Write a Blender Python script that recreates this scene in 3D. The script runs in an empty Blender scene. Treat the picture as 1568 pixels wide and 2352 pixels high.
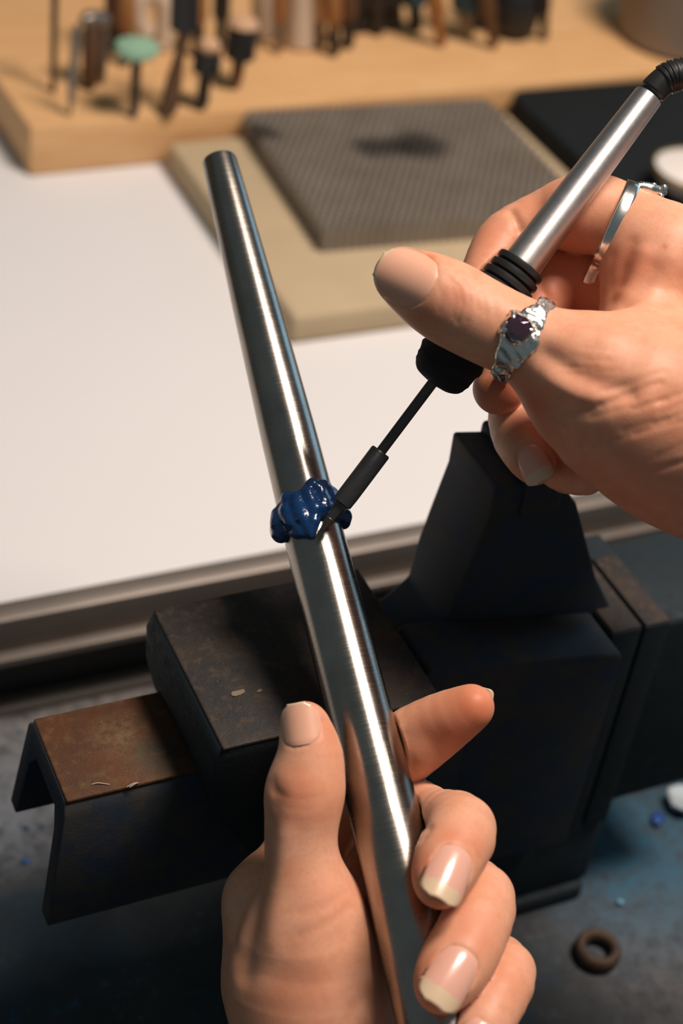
import bpy, bmesh, math, random
import numpy as np
from mathutils import Vector, Matrix

# ------------------------------------------------------------------ camera, world, lights, exposure
random.seed(7); rng = np.random.default_rng(7)
S = bpy.context.scene
COL = S.collection
IW, IH = 1568., 2352.
FPX, CX, CY = 3900., 784., 1176.
CAMH = 0.46
AX = np.array([[0.90838827, -0.16659568, 0.3835057],
               [-0.40058321, -0.60964415, 0.68400811],
               [0.11984921, -0.77497089, -0.62052903]])   # rows: world X, Y, Z seen by the camera (right, down, forward)
CAM = np.array([0., 0., CAMH])

cam_d = bpy.data.cameras.new('camera'); cam = bpy.data.objects.new('camera', cam_d); COL.objects.link(cam)
cam_d.sensor_fit = 'VERTICAL'; cam_d.sensor_height = 36.; cam_d.lens = 36. * FPX / IH
cam_d.clip_start = 0.01; cam_d.clip_end = 50
rt, dn, fw = AX[:, 0], AX[:, 1], AX[:, 2]
mw = Matrix.Identity(4)
for i in range(3):
    mw[i][0] = rt[i]; mw[i][1] = -dn[i]; mw[i][2] = -fw[i]; mw[i][3] = CAM[i]
cam.matrix_world = mw
S.camera = cam
cam_d.dof.use_dof = True; cam_d.dof.focus_distance = 0.478; cam_d.dof.aperture_fstop = 8.4
cam_d.dof.aperture_blades = 0

w = bpy.data.worlds.new('room_gloom'); S.world = w; w.use_nodes = True
w.node_tree.nodes['Background'].inputs[0].default_value = (0.66, 0.85, 0.92, 1)
w.node_tree.nodes['Background'].inputs[1].default_value = 0.125

def area(name, loc, target, sx, sy, power, col, roll=0.):
    l = bpy.data.lights.new(name, 'AREA'); l.shape = 'RECTANGLE'; l.size = sx; l.size_y = sy
    l.energy = power; l.color = col
    o = bpy.data.objects.new(name, l); COL.objects.link(o)
    d = (Vector(target) - Vector(loc)).normalized()
    o.matrix_world = Matrix.Translation(loc) @ d.to_track_quat('-Z', 'Y').to_matrix().to_4x4() @ Matrix.Rotation(roll, 4, 'Z')
    return o
area('bench_lamp', (0.597, 0.24, 1.25), (0.22, 0.42, 0.08), 0.30, 0.44, 20.6, (1.0, 0.86, 0.765))
area('window_light', (1.6, 0.95, 0.40), (0.25, 0.4, 0.15), 0.9, 0.6, 2.2, (0.42, 0.72, 1.0))

S.view_settings.view_transform = 'Standard'; S.view_settings.look = 'None'
S.view_settings.exposure = 0.0; S.view_settings.gamma = 1.0; S.view_settings.use_curve_mapping = False

# ------------------------------------------------------------------ geometry helpers
def P(px, py, d):
    """world point that lies d metres deep behind the picture point (px, py)"""
    return CAM + AX @ (np.array([(px - CX) / FPX, (py - CY) / FPX, 1.]) * d)
def ray(px, py): return AX @ np.array([(px - CX) / FPX, (py - CY) / FPX, 1.])
def onz(px, py, z):
    v = ray(px, py); return CAM + v * ((z - CAMH) / v[2])
def ony(px, py, y):
    v = ray(px, py); return CAM + v * (y / v[1])
def depth(p): return float((np.asarray(p) - CAM) @ fw)
def proj(p):
    c = AX.T @ (np.asarray(p) - CAM); return CX + FPX * c[0] / c[2], CY + FPX * c[1] / c[2], c[2]
def between(A, B, f):
    """point of the 3-D segment AB that shows at the picture fraction f of it"""
    a, b = depth(A), depth(B); s = f / b / ((1 - f) / a + f / b)
    return A + (B - A) * s
def unit(v): v = np.asarray(v, float); return v / np.linalg.norm(v)

def tag(o, label=None, cat=None, group=None, kind=None):
    if label: o['label'] = label
    if cat: o['category'] = cat
    if group: o['group'] = group
    if kind: o['kind'] = kind
    return o
def link(name, me, mat, parent=None, smooth=True):
    o = bpy.data.objects.new(name, me); COL.objects.link(o)
    for m in (mat if isinstance(mat, (list, tuple)) else [mat]): me.materials.append(m)
    if smooth: me.polygons.foreach_set('use_smooth', [True] * len(me.polygons))
    if parent:
        o.parent = parent; o.matrix_parent_inverse = parent.matrix_world.inverted()
    return o
def empty(name, loc=(0, 0, 0), **k):
    o = bpy.data.objects.new(name, None); COL.objects.link(o); o.location = loc
    o.matrix_world = Matrix.Translation(loc); o.empty_display_size = .01
    return tag(o, **k)
def pydata(name, v, f, mat, parent=None, smooth=True):
    me = bpy.data.meshes.new(name); me.from_pydata([tuple(map(float, x)) for x in v], [], [tuple(x) for x in f]); me.update()
    return link(name, me, mat, parent, smooth)
def from_bm(name, bm, mat, parent=None, smooth=True, sharp=40):
    bmesh.ops.recalc_face_normals(bm, faces=bm.faces)
    me = bpy.data.meshes.new(name); bm.to_mesh(me); bm.free()
    o = link(name, me, mat, parent, smooth)
    if smooth and sharp: me.set_sharp_from_angle(angle=math.radians(sharp))
    return o
def bevel(bm, w, seg=2, ang=25):
    es = [e for e in bm.edges if len(e.link_faces) == 2 and e.calc_face_angle(0) > math.radians(ang)]
    bmesh.ops.bevel(bm, geom=es, offset=w, segments=seg, profile=.5, affect='EDGES', clamp_overlap=True)
def rbox(name, lo, hi, b, mat, parent=None, seg=3):
    bm = bmesh.new(); bmesh.ops.create_cube(bm, size=1)
    lo, hi = np.array(lo), np.array(hi)
    for v in bm.verts: v.co = Vector(lo + (hi - lo) * (np.array(v.co) + .5))
    bevel(bm, b, seg)
    return from_bm(name, bm, mat, parent)
def prism(name, poly, axis, a, b, bev, mat, parent=None, seg=2):
    """polygon of (u, v) pushed along an axis from a to b; axis 'y': u = x, v = z; 'z': u = x, v = y; 'x': u = y, v = z"""
    bm = bmesh.new()
    def mk(t):
        r = []
        for u, v in poly:
            r.append(bm.verts.new({'y': (u, t, v), 'z': (u, v, t), 'x': (t, u, v)}[axis]))
        return r
    A, B = mk(a), mk(b); n = len(poly)
    bm.faces.new(A); bm.faces.new(B[::-1])
    for i in range(n): bm.faces.new((A[i], B[i], B[(i + 1) % n], A[(i + 1) % n]))
    bmesh.ops.recalc_face_normals(bm, faces=bm.faces)
    if bev: bevel(bm, bev, seg)
    return from_bm(name, bm, mat, parent)
def frame_of(t):
    t = unit(t); h = np.array([0, 0, 1.]) if abs(t[2]) < .9 else np.array([1., 0, 0])
    u = unit(np.cross(h, t)); return u, np.cross(t, u), t
def lathe(name, A, B, prof, mat, parent=None, n=40, caps=True, wob=None, sharp=35, local=True):
    """surface of revolution: prof = [(s along AB as metres, radius)]; mesh kept in the axis' own frame (local z = axis)"""
    A, B = np.asarray(A, float), np.asarray(B, float)
    u, v_, t = frame_of(B - A)
    V, Fc = [], []
    for (s, r) in prof:
        for k in range(n):
            a = 2 * math.pi * k / n; rr = r * (1 + (wob(s, a) if wob else 0))
            V.append((rr * math.cos(a), rr * math.sin(a), s))
    m = len(prof)
    for i in range(m - 1):
        for k in range(n):
            k2 = (k + 1) % n
            Fc.append((i * n + k, i * n + k2, (i + 1) * n + k2, (i + 1) * n + k))
    if caps:
        Fc.append(tuple(range(n))[::-1]); Fc.append(tuple(range((m - 1) * n, m * n)))
    me = bpy.data.meshes.new(name); me.from_pydata(V, [], Fc); me.update()
    o = link(name, me, mat, None)
    if sharp: me.set_sharp_from_angle(angle=math.radians(sharp))
    M = Matrix.Identity(4)
    for i in range(3):
        M[i][0] = u[i]; M[i][1] = v_[i]; M[i][2] = t[i]; M[i][3] = A[i]
    o.matrix_world = M
    if parent:
        o.parent = parent; o.matrix_parent_inverse = parent.matrix_world.inverted()
    return o
def smooth_path(pts, n=8):
    pts = [np.asarray(p, float) for p in pts]; out = []
    for i in range(len(pts) - 1):
        p0, p1, p2, p3 = pts[max(i - 1, 0)], pts[i], pts[i + 1], pts[min(i + 2, len(pts) - 1)]
        for k in range(n):
            t = k / n
            out.append(.5 * (2 * p1 + (p2 - p0) * t + (2 * p0 - 5 * p1 + 4 * p2 - p3) * t * t + (3 * p1 - p0 - 3 * p2 + p3) * t ** 3))
    out.append(pts[-1]); return out
def tube(name, path, rad, mat, parent=None, n=20, caps=True, rfun=None):
    path = [np.asarray(p, float) for p in path]; V, Fc = [], []
    u = None
    for i, p in enumerate(path):
        t = unit(path[min(i + 1, len(path) - 1)] - path[max(i - 1, 0)])
        if u is None: u = frame_of(t)[0]
        u = unit(u - t * (u @ t)); w_ = np.cross(t, u)
        r = rfun(i / (len(path) - 1)) if rfun else rad
        for k in range(n):
            a = 2 * math.pi * k / n
            V.append(p + r * (u * math.cos(a) + w_ * math.sin(a)))
    m = len(path)
    for i in range(m - 1):
        for k in range(n):
            k2 = (k + 1) % n
            Fc.append((i * n + k, i * n + k2, (i + 1) * n + k2, (i + 1) * n + k))
    if caps:
        Fc.append(tuple(range(n))[::-1]); Fc.append(tuple(range((m - 1) * n, m * n)))
    return pydata(name, V, Fc, mat, parent)

# ------------------------------------------------------------------ materials
class NT:
    def __init__(s, name):
        s.m = bpy.data.materials.new(name); s.m.use_nodes = True; s.t = s.m.node_tree
        s.b = s.t.nodes['Principled BSDF']; s.co = None
    def n(s, typ, **kw):
        x = s.t.nodes.new(typ)
        for k, v in kw.items(): setattr(x, k, v)
        return x
    def l(s, a, b): s.t.links.new(a, b)
    def set(s, **kw):
        for k, v in kw.items():
            k = k.replace('_', ' ')
            for i in s.b.inputs:
                if i.name.lower() == k.lower():
                    i.default_value = (*v, 1) if isinstance(v, tuple) and len(v) == 3 and i.type == 'RGBA' else v
        return s
    def coord(s, scale=(1, 1, 1), world=False, rot=(0, 0, 0)):
        mp = s.n('ShaderNodeMapping'); mp.inputs['Scale'].default_value = scale; mp.inputs['Rotation'].default_value = rot
        if world: s.l(s.n('ShaderNodeNewGeometry').outputs['Position'], mp.inputs[0])
        else: s.l(s.n('ShaderNodeTexCoord').outputs['Object'], mp.inputs[0])
        return mp.outputs[0]
    def noise(s, scale, detail=4, rough=.6, co=None, dist=0):
        x = s.n('ShaderNodeTexNoise'); x.inputs['Scale'].default_value = scale; x.inputs['Detail'].default_value = detail
        x.inputs['Roughness'].default_value = rough; x.inputs['Distortion'].default_value = dist
        s.l(co if co is not None else s.coord(), x.inputs['Vector']); return x.outputs[0]
    def ramp(s, fac, stops):
        x = s.n('ShaderNodeValToRGB'); e = x.color_ramp.elements
        while len(e) < len(stops): e.new(.5)
        for i, (p, c) in enumerate(stops):
            e[i].position = p; e[i].color = (*c, 1) if not isinstance(c, float) else (c, c, c, 1)
        s.l(fac, x.inputs[0]); return x.outputs[0]
    def mix(s, fac, a, b, mode='MIX'):
        x = s.n('ShaderNodeMix', data_type='RGBA', blend_type=mode)
        for sock, val in ((x.inputs[0], fac), (x.inputs[6], a), (x.inputs[7], b)):
            if hasattr(val, 'is_linked'): s.l(val, sock)
            elif isinstance(val, (int, float)): sock.default_value = val
            else: sock.default_value = (*val, 1)
        return x.outputs[2]
    def bump(s, h, strength=.3, dist=.001, prev=None):
        x = s.n('ShaderNodeBump'); x.inputs['Strength'].default_value = strength; x.inputs['Distance'].default_value = dist
        s.l(h, x.inputs['Height'])
        if prev is not None: s.l(prev, x.inputs['Normal'])
        s.l(x.outputs[0], s.b.inputs['Normal']); return x.outputs[0]
    def base(s, c): s.l(c, s.b.inputs['Base Color']); return s
    def rough(s, c): s.l(c, s.b.inputs['Roughness']); return s
    def attr(s, name): return s.n('ShaderNodeAttribute', attribute_name=name).outputs['Fac']
def simple(name, col, rough=.5, metal=0., var=.12, scale=60, bump=0., bs=300, **kw):
    t = NT(name).set(Roughness=rough, Metallic=metal, **kw)
    nz = t.noise(scale, 4)
    t.base(t.mix(nz, tuple(c * (1 - var) for c in col), tuple(min(1, c * (1 + var)) for c in col)))
    if bump: t.bump(t.noise(bs, 3), bump, .0006)
    return t.m

def mat_skin():
    t = NT('skin')
    big = t.noise(55, 3, .6)
    c = t.mix(t.ramp(big, [(.35, 0.), (.7, 1.)]), (.75, .395, .255), (.69, .325, .19))
    c = t.mix(t.attr('flush'), c, (.60, .175, .085))
    mid = t.noise(190, 4, .65)
    c = t.mix(t.ramp(mid, [(.46, 0.), (.68, .42)]), c, (.63, .245, .13))
    fine = t.noise(900, 2, .5)
    c = t.mix(t.ramp(fine, [(.45, 0.), (.75, .22)]), c, (.50, .24, .15))
    t.base(c)
    t.set(Roughness=.46, Subsurface_Weight=.22, Subsurface_Radius=(1.0, .32, .16), Subsurface_Scale=.0035, IOR=1.4, Specular_IOR_Level=.42)
    v = t.n('ShaderNodeTexVoronoi', feature='DISTANCE_TO_EDGE'); v.inputs['Scale'].default_value = 1000
    t.l(t.coord(), v.inputs['Vector'])
    b1 = t.bump(v.outputs[0], .10, .0002)
    t.bump(t.noise(1500, 3), .16, .00025, b1)
    return t.m
def mat_steel():     # turned mandrel: fine rings around the axis
    t = NT('mandrel_steel').set(Metallic=1.)
    rings = t.noise(1, 5, .75, t.coord((25, 25, 1400)))
    patch = t.noise(60, 4, .6)
    t.base(t.mix(t.ramp(patch, [(.35, 0.), (.7, 1.)]), (.40, .36, .315), (.30, .27, .235)))
    t.rough(t.ramp(rings, [(.25, .20), (.75, .32)]))
    tg = t.n('ShaderNodeTangent', direction_type='RADIAL', axis='Z'); t.l(tg.outputs[0], t.b.inputs['Tangent'])
    t.set(Anisotropic=.55, Anisotropic_Rotation=.25)
    scr = t.noise(1, 2, .5, t.coord((1500, 1500, 40), rot=(.25, .2, 0)))
    b1 = t.bump(t.ramp(scr, [(.62, 0.), (.68, 1.)]), .06, .0002)
    t.bump(rings, .08, .0002, b1)
    return t.m
def mat_rust(name, c0, c1, c2, spec=.35, scale=1., speck=.75):
    t = NT(name)
    a = t.noise(70 * scale, 6, .7); b = t.noise(260 * scale, 5, .7); g = t.noise(1300, 3, .8)
    c = t.mix(t.ramp(a, [(.35, 0.), (.65, 1.)]), c0, c1)
    c = t.mix(t.ramp(b, [(.52, 0.), (.72, .8)]), c, c2)
    c = t.mix(t.ramp(g, [(.66, 0.), (.76, speck)]), c, (.40, .30, .20))
    if name == 'rusted_slide_steel':
        co = t.coord(world=True)
        for (px, py, rx, col, k1) in ((270, 1690, .011, (.16, .125, .065), .8), (350, 1740, .011, (.055, .075, .05), .9), (395, 1720, .012, (.02, .022, .024), .9)):
            q = onz(px, py, .0856); vm = t.n('ShaderNodeVectorMath', operation='DISTANCE'); vm.inputs[1].default_value = tuple(q); t.l(co, vm.inputs[0])
            k = t.n('ShaderNodeMapRange'); k.inputs[1].default_value = 0; k.inputs[2].default_value = rx; k.inputs[3].default_value = k1; k.inputs[4].default_value = 0
            t.l(vm.outputs['Value'], k.inputs[0])
            m = t.n('ShaderNodeMath', operation='MULTIPLY'); t.l(k.outputs[0], m.inputs[0]); t.l(t.ramp(t.noise(420, 4, .8), [(.40, 0.), (.6, 1.)]), m.inputs[1])
            c = t.mix(m.outputs[0], c, col)
    t.base(c); t.set(Roughness=.62, Metallic=.25, Specular_IOR_Level=spec)
    t.rough(t.ramp(b, [(.3, .5), (.7, .8)]))
    b1 = t.bump(b, .35, .0006); t.bump(g, .4, .0004, b1)
    return t.m
def mat_vise():
    t = NT('vise_blue_paint')
    a = t.noise(75, 6, .7); g = t.noise(900, 3, .7)
    c = t.mix(t.ramp(a, [(.38, 0.), (.62, 1.)]), (.016, .032, .066), (.022, .032, .039))
    pt = t.n('ShaderNodeNewGeometry').outputs['Pointiness']
    edge = t.n('ShaderNodeMath', operation='MULTIPLY'); t.l(t.ramp(pt, [(.515, 0.), (.56, 1.)]), edge.inputs[0]); t.l(t.ramp(a, [(.4, .2), (.6, 1.)]), edge.inputs[1])
    c = t.mix(edge.outputs[0], c, (.05, .045, .04))
    c = t.mix(t.ramp(g, [(.66, 0.), (.74, .6)]), c, (.05, .04, .03))
    t.base(c); t.set(Roughness=.65, Specular_IOR_Level=.25)
    t.bump(g, .25, .0004)
    return t.m
def mat_bench():
    t = NT('grimy_bench_top')
    co = t.coord(world=True)
    a = t.noise(38, 6, .7, co); b = t.noise(170, 5, .75, co); d = t.noise(24, 3, .6, co)
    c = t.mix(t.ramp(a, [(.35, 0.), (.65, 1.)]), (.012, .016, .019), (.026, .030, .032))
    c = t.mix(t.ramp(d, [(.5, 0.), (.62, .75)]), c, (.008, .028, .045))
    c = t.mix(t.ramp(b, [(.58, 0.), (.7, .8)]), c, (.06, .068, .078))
    for (px, py, rx, col) in ((130, 1640, .10, (.21, .19, .175)), (10, 1830, .05, (.20, .22, .25)), (1560, 2150, .07, (.10, .095, .095)), (1450, 1960, .06, (.012, .09, .15))):  # grey patches: dust, and lit areas of the bench painted into its colour
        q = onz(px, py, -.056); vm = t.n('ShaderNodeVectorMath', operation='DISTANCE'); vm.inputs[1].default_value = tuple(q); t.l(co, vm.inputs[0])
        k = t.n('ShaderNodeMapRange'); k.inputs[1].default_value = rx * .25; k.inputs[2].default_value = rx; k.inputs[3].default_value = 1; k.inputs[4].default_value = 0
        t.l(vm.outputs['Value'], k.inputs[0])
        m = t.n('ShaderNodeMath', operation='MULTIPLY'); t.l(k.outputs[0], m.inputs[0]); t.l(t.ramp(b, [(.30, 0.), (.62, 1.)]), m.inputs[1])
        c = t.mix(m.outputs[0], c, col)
    b2 = t.noise(110, 3, .6, co)
    c = t.mix(t.ramp(b2, [(.66, 0.), (.70, 1.)]), c, (.008, .05, .10))
    t.base(c); t.set(Roughness=.75); t.bump(b, .5, .001)
    return t.m
def mat_wood(name, c0, c1, sc=(6, 60, 60), rough=.55):
    t = NT(name)
    g = t.noise(3.2, 6, .65, t.coord(sc), .6); f = t.noise(9, 3, .6, t.coord(sc))
    c = t.mix(t.ramp(g, [(.3, 0.), (.7, 1.)]), c0, c1)
    t.base(t.mix(t.ramp(f, [(.5, 0.), (.8, .3)]), c, tuple(x * .6 for x in c0)))
    t.set(Roughness=rough); t.bump(g, .15, .0006)
    return t.m
def mat_honeycomb():
    t = NT('honeycomb_ceramic')
    co = t.coord(world=True)
    a = t.noise(40, 5, .65, co)
    c = t.mix(t.ramp(a, [(.35, 0.), (.7, 1.)]), (.225, .185, .145), (.29, .245, .195))
    # two scorch marks and a burnt corner
    for (px, py, rx) in ((855, 335, .013), (965, 330, .017), (920, 335, .012), (600, 300, .010)):
        q = onz(px, py, .03)
        vm = t.n('ShaderNodeVectorMath', operation='DISTANCE'); vm.inputs[1].default_value = tuple(q)
        nz = t.n('ShaderNodeVectorMath', operation='MULTIPLY_ADD')
        nn = t.n('ShaderNodeTexNoise'); nn.inputs['Scale'].default_value = 120; t.l(co, nn.inputs['Vector'])
        nz.inputs[1].default_value = (.012, .012, 0); t.l(nn.outputs['Color'], nz.inputs[0]); t.l(co, nz.inputs[2])
        off = t.n('ShaderNodeVectorMath', operation='SUBTRACT'); off.inputs[1].default_value = (.006, .006, 0); t.l(nz.outputs[0], off.inputs[0])
        t.l(off.outputs[0], vm.inputs[0])
        k = t.n('ShaderNodeMapRange'); k.inputs[1].default_value = rx * .55; k.inputs[2].default_value = rx * 1.25; k.inputs[3].default_value = .85; k.inputs[4].default_value = 0
        t.l(vm.outputs['Value'], k.inputs[0])
        c = t.mix(k.outputs[0], c, (.03, .025, .022))
    t.base(c); t.set(Roughness=.85)
    return t.m
def mat_wax():
    t = NT('blue_carving_wax')
    a = t.noise(220, 4, .6)
    t.base(t.mix(a, (.003, .026, .105), (.005, .045, .16)))
    t.set(Roughness=.2, Subsurface_Weight=.25, Subsurface_Radius=(.2, .5, 1.0), Subsurface_Scale=.001, Specular_IOR_Level=.6, Coat_Weight=.4, Coat_Roughness=.1)
    b = t.bump(t.noise(320, 3, .55), .5, .0008); t.bump(t.noise(1100, 2), .25, .0004, b)
    return t.m
def mat_table():
    t = NT('white_table_top')
    co = t.coord(world=True); a = t.noise(7, 4, .6, co); f = t.noise(500, 2, .5, co)
    c = t.mix(a, (.72, .70, .69), (.76, .74, .73))
    t.base(t.mix(t.ramp(f, [(.4, 0.), (.8, .12)]), c, (.62, .58, .56))); t.set(Roughness=.6)
    return t.m
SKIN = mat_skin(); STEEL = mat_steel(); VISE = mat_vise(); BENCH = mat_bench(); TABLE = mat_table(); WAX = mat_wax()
RUST = mat_rust('rusted_slide_steel', (.115, .042, .016), (.07, .032, .016), (.14, .09, .04))
JAW = mat_rust('worn_jaw_steel', (.045, .033, .025), (.020, .021, .023), (.10, .065, .04))
DARKIRON = mat_rust('dark_cast_iron', (.018, .027, .033), (.023, .031, .036), (.026, .029, .03), .2, 1., .12)
NAILM = simple('fingernail', (.75, .405, .31), .25, var=.06, Subsurface_Weight=.2, Subsurface_Scale=.001, Subsurface_Radius=(1., .4, .25), Coat_Weight=.2, Coat_Roughness=.12)
NAILT = simple('thumbnail', (.75, .405, .275), .3, var=.06, Subsurface_Weight=.2, Subsurface_Scale=.001, Subsurface_Radius=(1., .4, .25), Coat_Weight=.1, Coat_Roughness=.15)
NAILF = simple('fingernail_free_edge', (.68, .50, .33), .28, var=.06, Coat_Weight=.4, Coat_Roughness=.12)
SILVER = NT('cast_silver').set(Metallic=1., Base_Color=(.80, .77, .71))
SILVER.rough(SILVER.ramp(SILVER.noise(700, 4, .6), [(.3, .12), (.7, .34)])); SILVER.bump(SILVER.noise(700, 4, .65), .35, .0006); SILVER = SILVER.m
SILVERP = simple('polished_silver', (.74, .72, .68), .22, 1., .05, 300)
GARNET = NT('garnet').set(Base_Color=(.035, .004, .014), Roughness=.05, Specular_IOR_Level=.9, IOR=1.8, Coat_Weight=.5); GARNET.bump(GARNET.noise(1200, 2), .15, .0003); GARNET = GARNET.m
ALU = NT('satin_aluminium').set(Metallic=1., Base_Color=(.74, .71, .69)); ALU.rough(ALU.ramp(ALU.noise(500, 3), [(.3, .46), (.7, .54)])); ALU.l(ALU.n('ShaderNodeTangent', direction_type='RADIAL', axis='Z').outputs[0], ALU.b.inputs['Tangent']); ALU.set(Anisotropic=.75, Anisotropic_Rotation=.25); ALU.bump(ALU.noise(1800, 2), .08, .0002); ALU = ALU.m
RUBBER = simple('black_rubber', (.013, .014, .015), .42, var=.2)
FOAM = simple('black_foam', (.010, .012, .014), .9, var=.3, scale=400, bump=.6, bs=1200)
RODM = simple('blackened_rod', (.10, .09, .08), .34, .75, .2, 400, bump=.1, bs=900)
FERR = simple('oiled_ferrule', (.075, .075, .076), .34, .6, .3, 200, bump=.12, bs=700)
TRIM = simple('brushed_trim', (.20, .17, .145), .42, .55, .2, 30)
TRIMD = simple('dark_under_edge', (.03, .028, .027), .7, 0., .2, 40)
TILE = simple('cream_soldering_tile', (.51, .395, .245), .8, var=.10, scale=30, bump=.1, bs=250)
HONEY = mat_honeycomb()
WOOD = mat_wood('honey_wood', (.66, .36, .145), (.78, .48, .235))
WOODD = mat_wood('dark_wood_handle', (.09, .04, .018), (.15, .07, .03), (60, 60, 8))
WOODO = mat_wood('orange_wood_handle', (.30, .12, .03), (.40, .18, .06), (60, 60, 8))
MAT = simple('black_bench_block', (.011, .0135, .015), .75, var=.2, Specular_IOR_Level=.2)
BLACKT = simple('black_tool_plastic', (.012, .013, .015), .5, var=.2)
GREYT = simple('grey_tool_steel', (.22, .19, .16), .4, .7)
DKT = simple('dark_tool_steel', (.04, .033, .028), .5, .5)
CREAM = simple('cream_plastic', (.62, .50, .38), .5)
MINT = simple('mint_felt', (.25, .42, .29), .8)
TEAL = simple('petrol_blue_plastic', (.02, .085, .12), .45)
PEACH = simple('pale_turned_wood', (.62, .38, .22), .5)
PORC = simple('white_glaze', (.74, .69, .65), .25, var=.04)
GOLD = simple('brass_rim', (.62, .40, .10), .3, 1., .08)
GREYB = simple('grey_plastic_tub', (.26, .20, .15), .6)
WALLM = simple('dim_wall_paint', (.30, .24, .18), .8)
FLOORM = simple('dark_floor', (.05, .045, .04), .7)

# ------------------------------------------------------------------ the setting
BZ = -0.056   # lower bench height; the white table is z = 0
TY = 0.4895   # front edge of the white table
RZ = 0.03     # wooden riser height
o = rbox('floor', (-2.2, -1.6, -.92), (2.8, 2.2, -.90), .002, FLOORM); tag(o, kind='structure')
o = rbox('wall_back', (-2.2, 2.1, -.90), (2.8, 2.2, 1.7), .002, WALLM); tag(o, kind='structure')

# white work table with metal edge strip
tb = empty('work_table', (.35, .9, -.02), label='white topped work table with a grey metal strip along its front edge', cat='table')
rbox('tabletop', (-.55, TY + .0012, -.018), (1.35, 1.75, 0), .0012, TABLE, tb)
prism('edge_strip', [(TY - .0085, -.0012), (TY + .001, .0006), (TY + .001, -.0155), (TY - .0025, -.0165), (TY - .0085, -.0172)][::-1], 'x', -.55, 1.35, .0008, TRIM, tb)
prism('edge_lip', [(TY - .0135, -.0175), (TY - .002, -.0172), (TY - .002, -.0195), (TY - .0135, -.0215)][::-1], 'x', -.55, 1.35, .0006, TRIM, tb)
rbox('front_apron', (-.55, TY + .004, BZ - .3), (1.35, TY + .02, -.019), .001, TRIMD, tb)
for x in (-.50, 1.28):
    for y in (.52, 1.68): rbox('leg', (x, y, -.90), (x + .05, y + .05, -.018), .003, WOODD, tb)
# lower bench that carries the vise
wb = empty('workbench', (.2, .2, BZ), label='grimy dark lower bench top with blue paint stains, carrying the vise', cat='workbench')
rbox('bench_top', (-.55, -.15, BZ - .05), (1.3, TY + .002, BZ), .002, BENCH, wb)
rbox('back_strip', (-.55, TY - .007, BZ), (1.3, TY + .002, BZ + .004), .001, simple('bench_back_strip', (.16, .135, .11), .7), wb)
for x in (-.50, 1.2):
    for y in (-.1, .38): rbox('leg', (x, y, -.90), (x + .06, y + .06, BZ - .048), .003, WOODD, wb)
# wooden riser with the tools
rs = empty('wooden_riser', (.7, 1.2, 0), label='honey coloured wooden riser board along the back of the table, tools standing on it', cat='shelf')
bm = bmesh.new()
xl0 = onz(0, 190, RZ); xl1 = onz(70, 300, RZ)
poly = [(.2345, .8245), (1.30, .838), (1.30, 1.70), (.20, 1.70)]
prism('riser_board', poly, 'z', .0002, RZ, .0022, WOOD, rs)

# ------------------------------------------------------------------ soldering tile, honeycomb board, black block, dish
tl = rbox('soldering_tile', (.3125, .6345, 0.0003), (.532, .8205, .0165), .003, TILE)
tag(tl, 'flat cream ceramic soldering tile lying on the white table under the honeycomb board', 'tile')
hb = empty('honeycomb_board', (.43, .745, .0165), label='square grey honeycomb soldering board with two black scorch marks on the cream tile', cat='soldering board')
X0, X1, Y0, Y1 = .3500, .5070, .6880, .8268
z0, z1 = .0165, .0295
pitch = .0046; R = pitch / math.sqrt(3); ri = R * .80
V, Fc = [], []
ny = int((Y1 - Y0) / (1.5 * R)); nx = int((X1 - X0) / pitch)
for j in range(ny):
    for i in range(nx - (j % 2)):
        cx = X0 + pitch * (.5 + i + .5 * (j % 2)); cy = Y0 + R * (1 + 1.5 * j)
        b0 = len(V)
        for (rr, z) in ((R, z1), (ri, z1), (ri, z0 + .001), (R, z0)):
            for k in range(6):
                a = math.pi / 6 + k * math.pi / 3
                V.append((cx + rr * math.cos(a), cy + rr * math.sin(a), z))
        for k in range(6):
            k2 = (k + 1) % 6
            Fc.append((b0 + k, b0 + k2, b0 + 6 + k2, b0 + 6 + k))
            Fc.append((b0 + 6 + k, b0 + 6 + k2, b0 + 12 + k2, b0 + 12 + k))
            edge = j in (0, ny - 1) or i in (0, nx - (j % 2) - 1)
            if edge: Fc.append((b0 + k2, b0 + k, b0 + 18 + k, b0 + 18 + k2))
        Fc.append(tuple(b0 + 12 + k for k in range(6)))
ca, sa = math.cos(math.radians(-3.2)), math.sin(math.radians(-3.2))
V = [(X0 + (x - X0) * ca - (y - Y0) * sa, Y0 + (x - X0) * sa + (y - Y0) * ca, z) for x, y, z in V]
o = pydata('honeycomb_cells', V, Fc, HONEY, hb, smooth=False); tag(o, kind='stuff')
# black block right of it
bb = []
for (cx, cy, a0) in ((.5435, .815, 90), (.5435, .565, 180), (1.0, .565, 270), (1.0, .815, 0)):
    for k in range(7):
        a = math.radians(a0 + 15 * k); r = .011
        bb.append((cx + r * math.cos(a), cy + r * math.sin(a)))
blk = prism('bench_block', bb, 'z', .0003, .0285, .002, MAT)
tag(blk, 'black bench block with rounded corners on the table, right of the honeycomb board', 'block')
# white dish with brass rim, on the black block
c0 = onz(1592, 450, .0287)
dish = empty('dish', tuple(c0), label='small white dish with a brass coloured rim on the black block at the right edge', cat='dish')
up = np.array([0, 0, 1.])
lathe('bowl', c0, c0 + up, [(0.0003, .012), (.002, .016), (.010, .0235), (.016, .0262), (.0165, .0255), (.0105, .0225), (.0035, .014), (.003, .001)], PORC, dish, 48)
lathe('rim', c0, c0 + up, [(.0150, .0262), (.0158, .0272), (.0172, .0270), (.0174, .0258), (.0165, .0252)], GOLD, dish, 48, caps=False)
lathe('foot_ring', c0, c0 + up, [(.0001, .0125), (.0001, .0160), (.003, .0172), (.003, .013)], GOLD, dish, 40)

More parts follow.
